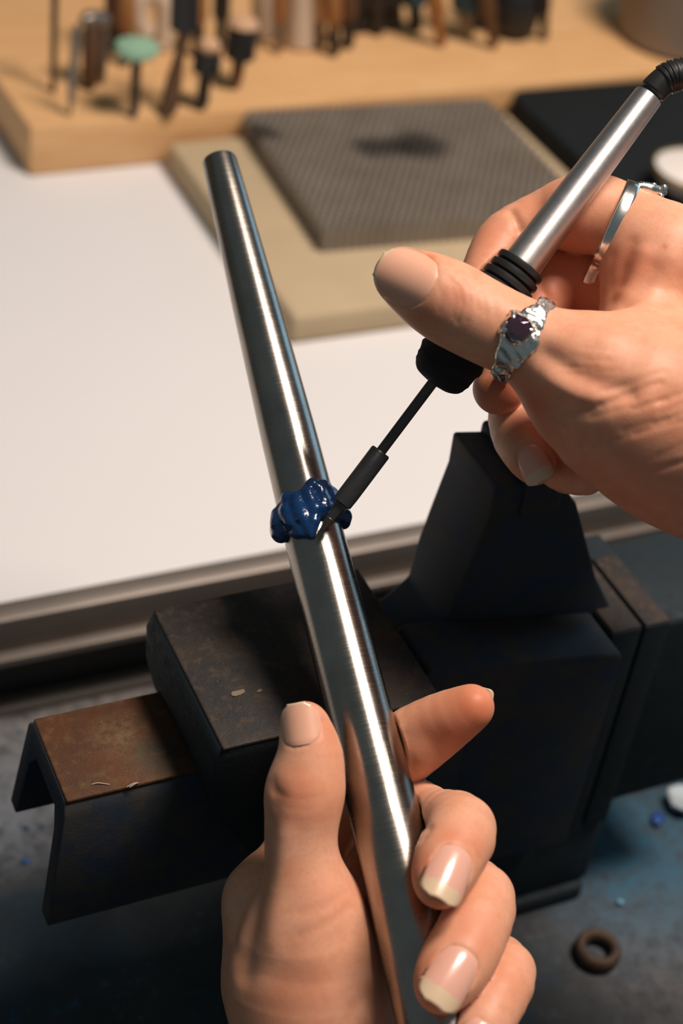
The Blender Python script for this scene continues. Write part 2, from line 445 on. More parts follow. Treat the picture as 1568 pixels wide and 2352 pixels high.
# ------------------------------------------------------------------ tools standing on the riser
def stand(px, py, tx, ty):
    A = onz(px, py, RZ + .0005); return A, ony(tx, ty, A[1])
def pr(px): return px          # picture half-width
def rod(name, A, B, prof, mat, parent, n=20, flat=1.):
    """prof = [(fraction along AB, half-width in picture pixels at that spot)]"""
    L = np.linalg.norm(B - A)
    pf = [(f * L, max(1e-4, 1.36 * h * depth(A + (B - A) * f) / FPX)) for f, h in prof]
    return lathe(name, A, B, pf, mat, parent, n, wob=(lambda s, a: (flat - 1) * abs(math.sin(a))) if flat != 1. else None)
def tool(name, A, label, cat): return empty(name, tuple(A), label=label, cat=cat)
A, B = stand(122, 210, 127, -90)
t = tool('flat_file', A, 'thin dark flat file standing upright at the left end of the riser', 'file')
rod('blade', A, between(A, B, .82), [(0, 6), (.05, 9), (.9, 11), (1, 7)], DKT, t, 12, .5); rod('handle', between(A, B, .80), B, [(0, 8), (.1, 15), (.9, 16), (1, 10)], WOODO, t)
A, B = stand(205, 200, 208, 45)
t = tool('slip_joint_pliers', A, 'pliers with one dark brown and one grey handle standing head up, beside the dark file', 'pliers')
rod('handle', A, B, [(0, 14), (.1, 20), (.8, 22), (1, 16)], WOODD, t, 16, .6)
A2, B2 = stand(232, 190, 239, 45)
rod('handle', A2, B2, [(0, 8), (.2, 11), (.9, 13), (1, 9)], GREYT, t, 14, .7)['label'] = 'bare grey steel handle'
A3 = (B + B2) / 2; u_ = unit(B2 - B)
rod('jaw', B - u_ * .006, B2 + u_ * .003, [(0, 8), (.2, 16), (.8, 16), (1, 8)], GREYT, t, 14)
A, B = stand(160, 265, 178, 55)
t = tool('steel_scriber', A, 'slim grey steel scriber leaning just left of the pliers', 'scriber')
rod('shaft', A, B, [(0, 2), (.25, 7), (.9, 8), (1, 4)], GREYT, t, 12)
A, B = stand(308, 268, 316, 70)
t = tool('polishing_mop', A, 'round mint green felt polishing mop on a thin dark stem', 'polishing mop')
rod('stem', A, between(A, B, .82), [(0, 4), (.1, 8), (1, 9)], DKT, t, 12)
rod('felt_pad', between(A, B, .70), between(A, B, .90), [(0, 10), (.15, 32), (.4, 39), (.7, 36), (1, 12)], MINT, t, 28)
A, _ = stand(372, 112, 372, 0)
pts = [ony(x, y, A[1]) for x, y in ((370, 108), (378, 60), (374, 10), (352, -18), (322, 0), (318, 45), (338, 78))]
pts[0] = A + np.array([0, 0, .001])
t = tag(tube('cable_hook', smooth_path(pts, 6), .0, CREAM, None, 14, rfun=lambda f: 20 * 1.15 / FPX), 'cream plastic hook bent over like a cane, behind the mint green mop', 'hook')
A, B = stand(384, 262, 424, 68)
t = tool('chasing_hammer', A, 'hammer with a dark wooden handle and black head standing behind the mandrel tip', 'hammer')
rod('handle', A, B, [(0, 12), (.1, 19), (.4, 17), (.75, 10), (1, 12)], WOODD, t, 16, .8)
C2 = ony(426, -40, A[1]); rod('head', B, C2, [(0, 18), (.05, 25), (.9, 25), (1, 18)], BLACKT, t, 18)
A, B = stand(462, 250, 482, 88)
t = tool('burnisher', A, 'burnisher with a pale ball knob and black collar, right of the black hammer', 'burnisher')
rod('shaft', A, between(A, B, .56), [(0, 4), (.15, 12), (.8, 10), (1, 8)], DKT, t, 14)
rod('collar', between(A, B, .52), between(A, B, .78), [(0, 18), (.1, 24), (.9, 24), (1, 16)], BLACKT, t, 18)
rod('knob', between(A, B, .78), between(A, B, 1.02), [(0, 9), (.2, 17), (.5, 20), (.8, 16), (1, 4)], PEACH, t, 18)
A, B = stand(540, 205, 562, 36)
t = tool('graver', A, 'graver with a mushroom shaped pale top above a black barrel', 'graver')
rod('blade', A, between(A, B, .48), [(0, 3), (.3, 10), (1, 12)], WOODD, t, 12)
rod('barrel', between(A, B, .42), between(A, B, .83), [(0, 18), (.06, 26), (.94, 26), (1, 20)], BLACKT, t, 18)
rod('mushroom_top', between(A, B, .83), between(A, B, 1.), [(0, 20), (.3, 27), (.7, 22), (1, 6)], PEACH, t, 18)
for (nm, a, h, m, lab, cat) in (
    ('wax_stick', (604, 82, 606, -70), 21, CREAM, 'cream wax stick standing left of the wider cream one', 'wax stick'),
    ('wax_stick', (688, 104, 692, -70), 28, CREAM, 'wider cream wax stick standing right of the thinner one', 'wax stick')):
    A, B = stand(*a); t = tag(rod(nm, A, B, [(0, h * .8), (.04, h), (.96, h), (1, h * .8)], m, None, 24), lab, cat, 'cream wax sticks on the riser')
for (nm, a, h, mt, hh, hm, lab, cat) in (
    ('needle_file', (768, 128, 762, -90), 10, DKT, 15, WOODO, 'long dark needle file standing right of the cream wax sticks', 'file'),
    ('cutting_pliers', (822, 70, 838, -90), 17, BLACKT, 26, BLACKT, 'black pliers standing left of the blue handled tool', 'pliers'),
    ('cutting_pliers', (905, 66, 898, -90), 15, BLACKT, 24, BLACKT, 'second black pliers from the wax sticks, nearer the blue handled tool', 'pliers'),
    ('screwdriver', (1070, 85, 1074, -90), 14, GREYT, 27, TEAL, 'screwdriver with a petrol blue handle', 'screwdriver'),
    ('wooden_awl', (1015, 105, 985, -90), 10, WOODO, 15, WOODO, 'slanting orange wooden awl just left of the blue handled screwdriver', 'awl'),
    ('wooden_awl', (1135, 110, 1105, -90), 9, WOODD, 14, WOODD, 'slanting dark wooden awl just right of the blue handled screwdriver', 'awl'),
    ('scribing_rod', (1248, 92, 1254, -90), 8, DKT, 10, DKT, 'thin dark rod, rightmost of the upright tools on the riser', 'rod'),
    ('saw_frame_handle', (288, 150, 290, -90), 10, DKT, 16, WOODO, 'dark tool with an orange handle behind the mint green mop', 'tool')):
    A, B = stand(*a); t = tool(nm, A, lab, cat)
    rod('shaft', A, between(A, B, .36), [(0, h * .4), (.15, h), (1, h)], mt, t, 14)
    rod('handle', between(A, B, .33), B, [(0, h), (.12, hh), (.9, hh), (1, hh * .6)], hm, t, 18)
for i, (a, h, mt, hh, hm, lab, cat) in enumerate((
    ((455, 130, 458, -90), 10, DKT, 15, WOODO, 'upright file with an orange handle just right of the black hammer head', 'file'),
    ((505, 118, 512, -90), 9, DKT, 15, BLACKT, 'dark file with a black handle between the burnisher and the graver', 'file'),
    ((640, 120, 646, -90), 8, GREYT, 12, WOODO, 'grey steel file with an orange handle between the two cream wax sticks', 'file'),
    ((735, 112, 738, -90), 9, GREYT, 15, PEACH, 'grey steel file with a pale handle right of the wider cream wax stick', 'file'),
    ((800, 110, 796, -90), 11, DKT, 17, WOODD, 'dark file with a brown handle just left of the black pliers', 'file'),
    ((868, 78, 862, -90), 13, DKT, 20, BLACKT, 'black handled file between the two black pliers', 'file'),
    ((955, 70, 948, -90), 12, BLACKT, 22, TEAL, 'blue handled pliers left of the slanting orange awl', 'pliers'),
    ((1100, 66, 1120, -90), 10, DKT, 18, WOODO, 'file with an orange handle standing behind the slanting dark awl', 'file'),
    ((262, 120, 262, -90), 10, DKT, 16, WOODD, 'dark file with a brown handle between the pliers and the mint green mop', 'file'))):
    A, B = stand(*a); t = tool('bench_file' if cat == 'file' else 'blue_pliers', A, lab, cat)
    rod('blade' if cat == 'file' else 'jaw', A, between(A, B, .36), [(0, h * .4), (.15, h), (1, h)], mt, t, 14)
    rod('handle', between(A, B, .33), B, [(0, h), (.12, hh), (.9, hh), (1, hh * .6)], hm, t, 18)
A, B = stand(1182, 78, 1182, -90)
t = tool('rawhide_mallet', A, 'big dark round mallet head between the blue handled screwdriver and the thin rod', 'mallet')
rod('head', A, between(A, B, .75), [(0, 20), (.12, 36), (.35, 42), (.8, 42), (1, 30)], BLACKT, t, 28); rod('handle', between(A, B, .72), B, [(0, 12), (1, 12)], WOODO, t)
A, B = stand(1560, 90, 1565, -120); B[0] = A[0]
t = tag(rod('plastic_tub', A, B, [(0, 95), (.05, 108), (.9, 120), (.93, 126), (1, 126)], GREYB, None, 40), 'grey brown plastic tub at the right end of the riser', 'tub')

# ------------------------------------------------------------------ bench vise
vs = empty('bench_vise', (.22, .33, BZ), label='worn blue cast iron bench vise with rusty slide and dark jaws, under the mandrel', cat='vise')
# movable slide: an inverted U channel
bm = bmesh.new()
sx0, sx1 = .1005, .232
prof_o = [(.3085, .036), (.3112, .0800), (.3135, .0848), (.346, .0850), (.3495, .0815), (.3535, .044)]
prof_i = [(.3475, .044), (.3435, .070), (.339, .0765), (.320, .0765), (.3175, .070), (.3150, .036)]
prism('slide', [(y, z) for y, z in prof_o + prof_i], 'x', sx0, sx1, .0007, VISE, vs)
for v in vs.children[0].data.vertices:
    if v.co.x < .11: v.co.x -= max(0, .0856 - v.co.z) * .12
slide = vs.children[0]
rbox('slide_top', (sx0 + .0004, .3128, .0840), (sx1, .3470, .0856), .0006, RUST, slide)['label'] = 'orange brown rusted top face'
tube('lead_screw', [(.118, .330, .058), (.26, .330, .058)], .0075, DARKIRON, vs)
# movable jaw block
jw = prism('jaw', [(.1405, .110), (.2098, .110), (.2105, .100), (.216, .045), (.170, .050), (.1535, .060), (.1425, .078), (.1390, .092), (.1385, .105)], 'y', .2975, .3572, .0012, DARKIRON, vs)
rbox('jaw_plate', (.1408, .2972, .1092), (.2096, .3575, .1106), .0006, JAW, jw)
# fixed jaw with flared upright
pl = [(.2397, .1540), (.2400, .1420), (.2366, .1230), (.2345, .1100), (.2335, .0955), (.2255, .0876), (.2135, .0850), (.2135, .030), (.300, .030), (.300, .086), (.288, .105), (.272, .140), (.264, .150)]
prism('fixed_jaw', pl, 'y', .336, .3655, .0014, VISE, vs)
rbox('fixed_jaw_cap', (.2500, .334, .140), (.264, .3662, .1560), .0016, VISE, vs)
prism('body', [(.2145, .1015), (.2165, .104), (.2885, .0905), (.2895, .088), (.2895, -.0035), (.2145, .0)], 'y', .3145, .3365, .0014, VISE, vs)
ap = rbox('anvil_plate', (.2903, .3240, -.012), (.3026, .372, .0902), .0008, DARKIRON, vs)
ap2 = rbox('anvil_plate', (.3036, .3240, -.011), (.3140, .372, .0900), .0008, DARKIRON, vs)
rbox('rear_body', (.3135, .3275, -.006), (.362, .372, .0862), .003, DARKIRON, vs)
rbox('anvil_wear_strip', (.2908, .3244, .0896), (.3022, .360, .0908), .0004, JAW, ap)
rbox('anvil_wear_strip', (.3040, .3244, .0894), (.3136, .360, .0906), .0004, JAW, ap2)
# pedestal and base
prism('pedestal', [(.205, .002), (.316, -.006), (.3165, BZ + .006), (.205, BZ + .006)], 'y', .3265, .372, .003, DARKIRON, vs)
rbox('base_flange', (.196, .3235, BZ + .0002), (.3135, .395, BZ + .008), .002, DARKIRON, vs)
for (x, y) in ((.203, .386), (.300, .386)):
    lathe('bolt', (x, y, BZ + .0076), (x, y, BZ + .02), [(0, .0065), (.006, .0065), (.0068, .0055)], DARKIRON, vs, 6)

# small litter on the bench
c = onz(1372, 2182, BZ + .0035)
V, Fc = [], []
for i in range(40):
    for j in range(10):
        a, b = 2 * math.pi * i / 40, 2 * math.pi * j / 10
        r = .0068 + .0022 * math.cos(b); V.append(c + np.array([r * math.cos(a), r * math.sin(a), .0034 * math.sin(b)]))
        Fc.append((i * 10 + j, ((i + 1) % 40) * 10 + j, ((i + 1) % 40) * 10 + (j + 1) % 10, i * 10 + (j + 1) % 10))
tag(pydata('washer', V, Fc, mat_rust('rusty_washer', (.10, .055, .03), (.06, .04, .03), (.16, .11, .06))), 'rusty brown washer ring lying on the dark bench, right of the curled fingers', 'washer')
def crumple(name, px, py, r, sq, mat, label, cat, seed):
    bm = bmesh.new(); bmesh.ops.create_icosphere(bm, subdivisions=3, radius=1)
    g = np.random.default_rng(seed); D = g.normal(size=(14, 3)); D /= np.linalg.norm(D, axis=1)[:, None]; h = g.uniform(.6, .95, 14)
    cc = onz(px, py, BZ)
    for v in bm.verts:
        d = np.array(v.co); k = min([1.] + [hh / max(1e-3, d @ q) for q, hh in zip(D, h) if d @ q > .1])
        p = d * k * r; p[2] = p[2] * sq
        v.co = Vector(p)
    zmin = min(v.co.z for v in bm.verts)
    for v in bm.verts: v.co = Vector(np.array(v.co) + cc + np.array([0, 0, -zmin + .0003]))
    return tag(from_bm(name, bm, mat, None, True, 20), label, cat)
def flake(name, px, py, z, L, Wd, ang, mat, label, cat, seed):
    g = np.random.default_rng(seed); c = onz(px, py, z); bm = bmesh.new(); n = 9
    top = []
    for k in range(n):
        a = 2 * math.pi * k / n; r = g.uniform(.7, 1.1)
        x, y = L * r * math.cos(a), Wd * r * math.sin(a)
        top.append((c[0] + x * math.cos(ang) - y * math.sin(ang), c[1] + x * math.sin(ang) + y * math.cos(ang)))
    bm.free()
    o = prism(name, top, 'z', z + .00003, z + .00035, 0, mat)
    return tag(o, label, cat)
FLK = simple('beige_paint_flake', (.17, .13, .085), .8, var=.3, scale=400); CHIP = simple('pale_chip', (.42, .37, .29), .7)
flake('paint_flake', 546, 1593, .1106, .0026, .0011, .1, FLK, 'larger of two beige paint flakes on the dark jaw left of the mandrel', 'flake', 1)
flake('paint_flake', 596, 1588, .1106, .0011, .0006, .3, FLK, 'smaller of two beige paint flakes on the dark jaw left of the mandrel', 'flake', 2)
def shaving(px, py, pts, label):
    z = .0856
    q = [onz(px + dx, py + dy, z) + np.array([0, 0, h + .0002]) for dx, dy, h in pts]
    tag(tube('metal_shaving', smooth_path(q, 5), .00016, CHIP, None, 6), label, 'shaving')
shaving(303, 1806, [(-12, 3, 0), (-3, 0, .0004), (4, -4, .0003), (14, -7, 0), (8, -2, .0006), (-6, 4, 0)], 'curled pale metal shaving on the front edge of the rusty slide')
shaving(232, 1803, [(-22, 0, 0), (-8, -2, .0003), (6, -1, .0002), (20, 0, 0)], 'straight thin pale metal shaving on the rusty slide, left of the curled one')
crumple('paper_scrap', 1556, 1856, .0070, .75, simple('bluish_paper', (.45, .52, .55), .8), 'crumpled pale paper scrap on the bench beside the vise, at the right edge', 'paper scrap', 3)
crumple('wax_shaving', 1508, 1888, .0036, .5, simple('blue_wax_bit', (.01, .05, .22), .4), 'small blue wax shaving on the bench left of the crumpled paper', 'wax shaving', 4)
crumple('wax_crumb', 1422, 2076, .0016, .6, simple('pale_blue_crumb', (.10, .28, .38), .5), 'tiny pale blue wax crumb above the rusty washer', 'wax crumb', 5)
crumple('wax_crumb', 60, 1980, .0016, .4, simple('bright_blue_crumb', (.01, .10, .32), .5), 'tiny bright blue wax crumb on the bench left of the vise slide', 'wax crumb', 6)

# ------------------------------------------------------------------ ring mandrel
MA, MB_ = P(503, 367, .545), P(1010, 2375, .437)
def mandrel_half(y):
    return np.interp(y, [372, 700, 1000, 1300, 1624, 1850, 2352], [40.5, 54, 64.5, 70.5, 75, 82.5, 94])
Lm = np.linalg.norm(MB_ - MA)
prof = []
for f in np.linspace(0, 1, 26):
    p = between(MA, MB_, f); y = 367 + (2375 - 367) * f
    prof.append((float(np.linalg.norm(p - MA)), float(mandrel_half(y) * depth(p) / FPX)))
r0 = prof[0][1]
prof = [(-.0002, r0 * .62), (.0, r0 * .86), (.0004, r0 * .96), (.0012, r0)] + prof[1:]
prof += [(prof[-1][0] + .002, prof[-1][1] * .98), (prof[-1][0] + .004, .0075), (prof[-1][0] + .06, .0075)]
md = lathe('ring_mandrel', MA, MB_, prof, STEEL, None, 96, sharp=30)
tag(md, 'tapered brushed steel ring mandrel held upright in the left hand', 'mandrel')
mu, mv, mt_ = frame_of(MB_ - MA)
def mandrel_r(s): return np.interp(s, [q[0] for q in prof], [q[1] for q in prof])

# ------------------------------------------------------------------ signed distance modelling for hands and wax
def smin(a, b, k):
    h = np.maximum(k - np.abs(a - b), 0) / k
    return np.minimum(a, b) - h * h * k * .25
class Solid:
    CAP = 14.
    def __init__(s, k_in=.8, k_palm=7., sub=3, k_body=9.):
        s.k_body = k_body
        s.g = {}; s.k_in = k_in; s.k_palm = k_palm; s.kk = {}; s.disp = []; s.spots = []; s.sub = sub; s.beds = []; s.press = []
    def chain(s, grp, pts, k=None, sub=None):
        """pts: (px, py, depth m, half-width px) one per joint, joined by a smooth spline of tapered capsules"""
        q = [(P(x, y, d) * 1000, r * d / FPX * 1000) for x, y, d, r in pts]
        sub = sub or s.sub
        sp = smooth_path([np.append(a, r) for a, r in q], sub) if sub > 1 else [np.append(a, r) for a, r in q]
        if grp == 'palm': grp = 'palm%d' % len([g for g in s.g if g.startswith('palm')])
        for a, b in zip(sp[:-1], sp[1:]): s.g.setdefault(grp, []).append((a[:3], b[:3], a[3], b[3]))
        if k: s.kk[grp] = k
        return q
    def grp(s, p, name):
        d = np.full(len(p), s.CAP)
        for a, b, ra, rb in s.g[name]:
            m = max(ra, rb) + s.CAP
            idx = np.flatnonzero(((p > np.minimum(a, b) - m) & (p < np.maximum(a, b) + m)).all(1)) if len(p) > 60 else slice(None)
            ba = b - a; l2 = ba @ ba + 1e-9
            pa = p[idx] - a; t = np.clip(pa @ ba / l2, 0, 1)
            e = pa - t[:, None] * ba
            q = np.sqrt((e * e).sum(1)) - (ra + t * (rb - ra))
            d[idx] = smin(d[idx], q, s.k_in)
        return d
    def ev(s, p):
        palm = None
        for n in s.g:
            if n.startswith('palm'):
                q = s.grp(p, n); palm = q if palm is None else smin(palm, q, s.k_body)
        out = palm
        for n in s.g:
            if n.startswith('palm'): continue
            out = smin(out, smin(s.grp(p, n), palm, s.kk.get(n, s.k_palm)), .35)
        for A, t, rf in s.press:                      # flesh gives way to the hard thing it holds
            r = p - A; z = r @ t; d = np.sqrt(np.maximum((r * r).sum(1) - z * z, 0)); rr = rf(z)
            out = -smin(-out, np.where(rr > 0, d - rr - .4, s.CAP), .6)
        return out
    def grad(s, p, e=.15):
        K = np.array([[1, -1, -1], [-1, -1, 1], [-1, 1, -1], [1, 1, 1]], float)
        g = sum(k * s.ev(p + e * k)[:, None] for k in K)
        return g / np.maximum(np.linalg.norm(g, axis=1)[:, None], 1e-9)
    def hit(s, o, d):
        """march from the points o along d (mm) until the surface"""
        p = np.array(o, float).reshape(-1, 3); d = np.asarray(d, float).reshape(-1, 3) + 0 * p
        for _ in range(60):
            q = s.ev(p)
            if (q < .02).all(): break
            p = p + d * np.where(q < .02, 0, np.maximum(q, .01) * .92)[:, None]
        return p
    def surf(s, px, py):
        v = unit(ray(px, py)); return s.hit(CAM * 1000 + v * 330, v)[0]
    def line(s, pix, amp, wd):
        """crease (amp < 0) or ridge along picture points laid on the surface"""
        vv = np.array([unit(ray(x, y)) for x, y in pix]); q = list(s.hit(CAM * 1000 + vv * 330, vv))
        out = []
        for i in range(len(q) - 1):
            n = max(2, int(np.linalg.norm(q[i + 1] - q[i]) / .6))
            for k in range(n): out.append(q[i] + (q[i + 1] - q[i]) * k / n)
        out.append(q[-1]); s.disp.append((np.array(out), amp, wd))
    def line3(s, pts, amp, wd): s.disp.append((np.array(pts), amp, wd))
    def spot(s, px, py, r, v): s.spots.append((s.surf(px, py), r, v))
    def mesh(s, h, pad=4.):
        A = np.array([np.minimum(a - ra, b - rb) for g in s.g.values() for a, b, ra, rb in g]); B = np.array([np.maximum(a + ra, b + rb) for g in s.g.values() for a, b, ra, rb in g])
        lo, hi = A.min(0) - pad, B.max(0) + pad
        c = 4; H = h * c
        n = np.ceil((hi - lo) / H).astype(int) + 1
        gr = np.stack(np.meshgrid(*[np.arange(k) for k in n], indexing='ij'), -1).reshape(-1, 3)
        cd = s.ev(lo + gr * H).reshape(n)
        nf = n * c
        near = np.repeat(np.repeat(np.repeat(cd, c, 0), c, 1), c, 2)   # value of the coarse sample each fine block belongs to
        F = near.astype(np.float32)
        m = np.argwhere(np.abs(near) < H * 1.5)
        for i in range(0, len(m), 200000):
            q = m[i:i + 200000]
            F[q[:, 0], q[:, 1], q[:, 2]] = s.ev(lo + q * h)
        V, Q = nets(F)
        V = lo + V * h
        return V, Q
    def finish(s, V):
        for _ in range(3): V = V - s.ev(V)[:, None] * s.grad(V)
        N = s.grad(V)
        off = np.zeros(len(V))
        for pts, amp, wd in s.disp:
            lo, hi = pts.min(0) - 3 * wd, pts.max(0) + 3 * wd
            idx = np.where(((V > lo) & (V < hi)).all(1))[0]
            if not len(idx): continue
            d2 = np.full(len(idx), 1e9)
            for p in pts: d2 = np.minimum(d2, ((V[idx] - p) ** 2).sum(1))
            off[idx] += amp * np.exp(-d2 / (wd * wd))
        V = V + N * off[:, None]
        for a, t, n, b, L, W, Rn, cf in s.beds:       # skin lies flat under each nail plate
            r = V - a; v = r @ t / L + .5; x = r @ b; h = r @ n
            k = np.flatnonzero((v > 0) & (v < 1.02) & (np.abs(x) < W * .5) & (h > 0))
            top = np.polyval(cf, v[k]) - Rn + np.sqrt(np.maximum(Rn * Rn - x[k] ** 2, 0)) - .12
            wv = np.where(v[k] < .45, np.maximum(.0, 1 - np.abs(1 - v[k] / .45) ** 2.7) ** .43, 1.)
            wt = np.clip((1 - np.abs(x[k]) / (W * .5 * wv + 1e-3)) * 7, 0, 1) * np.clip(v[k] * 14, 0, 1)
            V[k] -= n * (np.maximum(h[k] - top, 0) * wt)[:, None]
        f = np.zeros(len(V))
        for p, r, v in s.spots: f = np.maximum(f, min(1, v * 1.25) * np.exp(-((V - p) ** 2).sum(1) / (r * r)))
        return V, f
def nets(F):
    """naive surface nets"""
    ins = F < 0; n = F.shape
    c = np.zeros((n[0] - 1, n[1] - 1, n[2] - 1), np.int8)
    for i in (0, 1):
        for j in (0, 1):
            for k in (0, 1): c += ins[i:n[0] - 1 + i, j:n[1] - 1 + j, k:n[2] - 1 + k]
    act = np.argwhere((c > 0) & (c < 8)); ids = -np.ones(c.shape, np.int64); ids[tuple(act.T)] = np.arange(len(act))
    acc = np.zeros((len(act), 3)); cnt = np.zeros(len(act))
    cor = [(i, j, k) for i in (0, 1) for j in (0, 1) for k in (0, 1)]
    for a in cor:
        for ax in range(3):
            if a[ax]: continue
            b = list(a); b[ax] = 1
            fa = F[tuple((act + a).T)]; fb = F[tuple((act + b).T)]
            x = (fa < 0) != (fb < 0); t = np.where(x, fa / np.where(fa - fb == 0, 1, fa - fb), 0)
            p = np.array(a, float) + 0 * acc; p[:, ax] = t
            acc += p * x[:, None]; cnt += x
    V = act + acc / np.maximum(cnt, 1)[:, None]
    Q = []
    for ax in range(3):
        u, v = (ax + 1) % 3, (ax + 2) % 3
        sl0 = [slice(1, n[i] - 1) for i in range(3)]; sl1 = list(sl0)
        sl0[ax] = slice(0, n[ax] - 1); sl1[ax] = slice(1, n[ax])
        a, b = ins[tuple(sl0)], ins[tuple(sl1)]
        e = np.argwhere(a != b); off = np.ones(3, int); off[ax] = 0
        e = e + off
        flip = F[tuple(e.T)] < 0
        def cell(du, dv):
            q = e.copy(); q[:, u] -= du; q[:, v] -= dv; return ids[tuple(q.T)]
        q = np.stack([cell(0, 0), cell(1, 0), cell(1, 1), cell(0, 1)], 1)
        q[~flip] = q[~flip][:, ::-1]
        Q.append(q)
    Q = np.concatenate(Q); Q = Q[(Q >= 0).all(1)]
    return V, Q[:, ::-1] if False else Q
def big_mesh(name, V, Q, mat, flush=None, parent=None):
    me = bpy.data.meshes.new(name)
    me.vertices.add(len(V)); me.vertices.foreach_set('co', np.asarray(V, np.float32).ravel())
    me.loops.add(Q.size); me.loops.foreach_set('vertex_index', Q.astype(np.int32).ravel())
    me.polygons.add(len(Q)); me.polygons.foreach_set('loop_start', np.arange(0, Q.size, 4, dtype=np.int32))
    me.polygons.foreach_set('loop_total', np.full(len(Q), 4, np.int32))
    me.update(calc_edges=True); me.validate()
    if flush is not None:
        at = me.attributes.new('flush', 'FLOAT', 'POINT'); at.data.foreach_set('value', flush.astype(np.float32))
    return link(name, me, mat, parent)

NAILS = []
def nail(sol, px, py, A, B, L, W, free=.22, tip=.62, te=3.0):
    """nail plate over the bone AB (mm, A towards the hand): centre shows at the picture point, L long, W wide (mm), free = share that is free edge"""
    t = unit(B - A)
    hitp = sol.surf(px, py)
    a = A + t * ((hitp - A) @ t)                    # axis point under the nail's centre
    n = unit(hitp - a); b = np.cross(t, n)
    R = np.linalg.norm(hitp - a)
    nu, nv = 15, 25
    # height of the nail's middle line: a smooth curve through the skin under it, running on past the fingertip
    vs_ = np.linspace(0, 1, nv); o_ = a + t[None] * (vs_[:, None] - .5) * L
    q = sol.hit(o_ + n * R * 2.2, -n); h_ = ((q - o_) @ n)
    use = vs_ <= .62
    cf = np.polyfit(vs_[use], h_[use], 2); cf[0] = min(cf[0], 0) * .45
    cf[2] += np.mean(h_[use] - np.polyval(cf, vs_[use]))
    hm = np.polyval(cf, vs_)
    Rn = W * .535
    pos = np.zeros((nv, nu, 3)); dirs = np.zeros((nv, nu, 3))
    for j in range(nv):
        v = vs_[j]; wv = 1.0
        if v < .45: wv = max(.12, 1 - (1 - v / .45) ** 2.7) ** (1 / 2.3)
        if v > tip: wv = max(.16, 1 - ((v - tip) / (1.005 - tip)) ** te) ** (1 / 2.2)
        for i in range(nu):
            u_ = -1 + 2 * i / (nu - 1); x = u_ * wv * W / 2; ph = math.asin(x / Rn)
            vv = v
            d_ = n * math.cos(ph) + b * math.sin(ph)
            lift = .24 - (.24 * (1 - v / .12) if v < .12 else 0)
            pos[j, i] = a + t * (vv - .5) * L + n * (hm[j] - Rn) + d_ * (Rn + lift); dirs[j, i] = d_
    sol.beds.append((a, t, n, b, L, W, Rn, cf))
    V = [p for p in pos.reshape(-1, 3)] + [p for p in (pos - dirs * (.45 + 1.1 * np.abs(np.linspace(-1, 1, nu)) ** 6)[None, :, None] * np.where(vs_ < .9, 1., .6)[:, None, None]).reshape(-1, 3)]
    Fc, mi = [], []
    N = nu * nv
    for j in range(nv - 1):
        for i in range(nu - 1):
            k = j * nu + i; q = (k, k + 1, k + nu + 1, k + nu)
            vm = (j + .5) / (nv - 1); um = -1 + 2 * (i + .5) / (nu - 1)
            mfree = 1 if vm > 1 - free + .05 - .10 * um * um else 0
            Fc.append(q); mi.append(mfree); Fc.append(tuple(x + N for x in q[::-1])); mi.append(mfree)
    def rim(seq):
        for x, y in zip(seq[:-1], seq[1:]): Fc.append((x, x + N, y + N, y)); mi.append(1 if x >= int((1 - free) * (nv - 1)) * nu else 0)
    rim([i for i in range(nu)]); rim([j * nu + nu - 1 for j in range(nv)]); rim([(nv - 1) * nu + i for i in range(nu)][::-1]); rim([j * nu for j in range(nv)][::-1])
    # groove in the skin around the nail
    ol = [pos[j, 0] for j in range(int(.8 * nv), -1, -1)] + [pos[0, i] for i in range(nu)] + [pos[j, nu - 1] for j in range(int(.8 * nv))]
    dense = []
    for p, q in zip(ol[:-1], ol[1:]):
        for k in range(3): dense.append(p + (q - p) * k / 3)
    sol.line3(dense, -.22, .5)
    out_ = [p + (dirs[0, nu // 2] * 0) for p in dense]
    NAILS.append((sol, V, Fc, mi))
def build_nails(sol, parent):
    for num, (s_, V, Fc, mi) in enumerate([q for q in NAILS if q[0] is sol]):
        o = None
        for which, nm, mm in ((0, 'nail', NAILT if num == 0 else NAILM), (1, 'free_edge', NAILF)):
            fs = [f for f, m in zip(Fc, mi) if m == which]
            if not fs: continue
            ids = sorted({i for f in fs for i in f}); mp = {i: k for k, i in enumerate(ids)}
            q = pydata(nm if o or which == 0 else 'nail', [np.array(V[i]) / 1000 for i in ids], [tuple(mp[i] for i in f) for f in fs], mm, o or parent)
            bm = bmesh.new(); bm.from_mesh(q.data); bmesh.ops.recalc_face_normals(bm, faces=bm.faces); bm.to_mesh(q.data); bm.free()
            if which: q['label'] = 'pale free edge of the nail'
            o = o or q

# ------------------------------------------------------------------ left hand, gripping the mandrel
LH = Solid()
LH.press.append((MA * 1000, mt_, lambda z: np.interp(z / 1000, [q[0] for q in prof], [q[1] for q in prof], left=0, right=0) * 1000))
lt = LH.chain('thumb', [(700, 1668, .4525, 57), (712, 1732, .452, 73), (704, 1795, .4515, 87), (698, 1832, .451, 90), (690, 1905, .4515, 84), (690, 1965, .452, 86), (702, 2050, .453, 100), (712, 2125, .455, 126)], 9.)
LH.chain('palm', [(712, 2125, .456, 122), (708, 2250, .459, 186), (722, 2370, .461, 184), (740, 2520, .463, 178), (755, 2700, .445, 180), (790, 3100, .405, 205)])
LH.chain('palm', [(606, 2064, .474, 78), (596, 2140, .474, 80), (612, 2260, .476, 88), (652, 2400, .478, 100)])
LH.chain('palm', [(640, 2140, .488, 80), (760, 2300, .494, 82), (800, 2420, .496, 80)])
LH.chain('palm', [(622, 2260, .478, 84), (760, 2300, .494, 82), (740, 2520, .475, 150)])
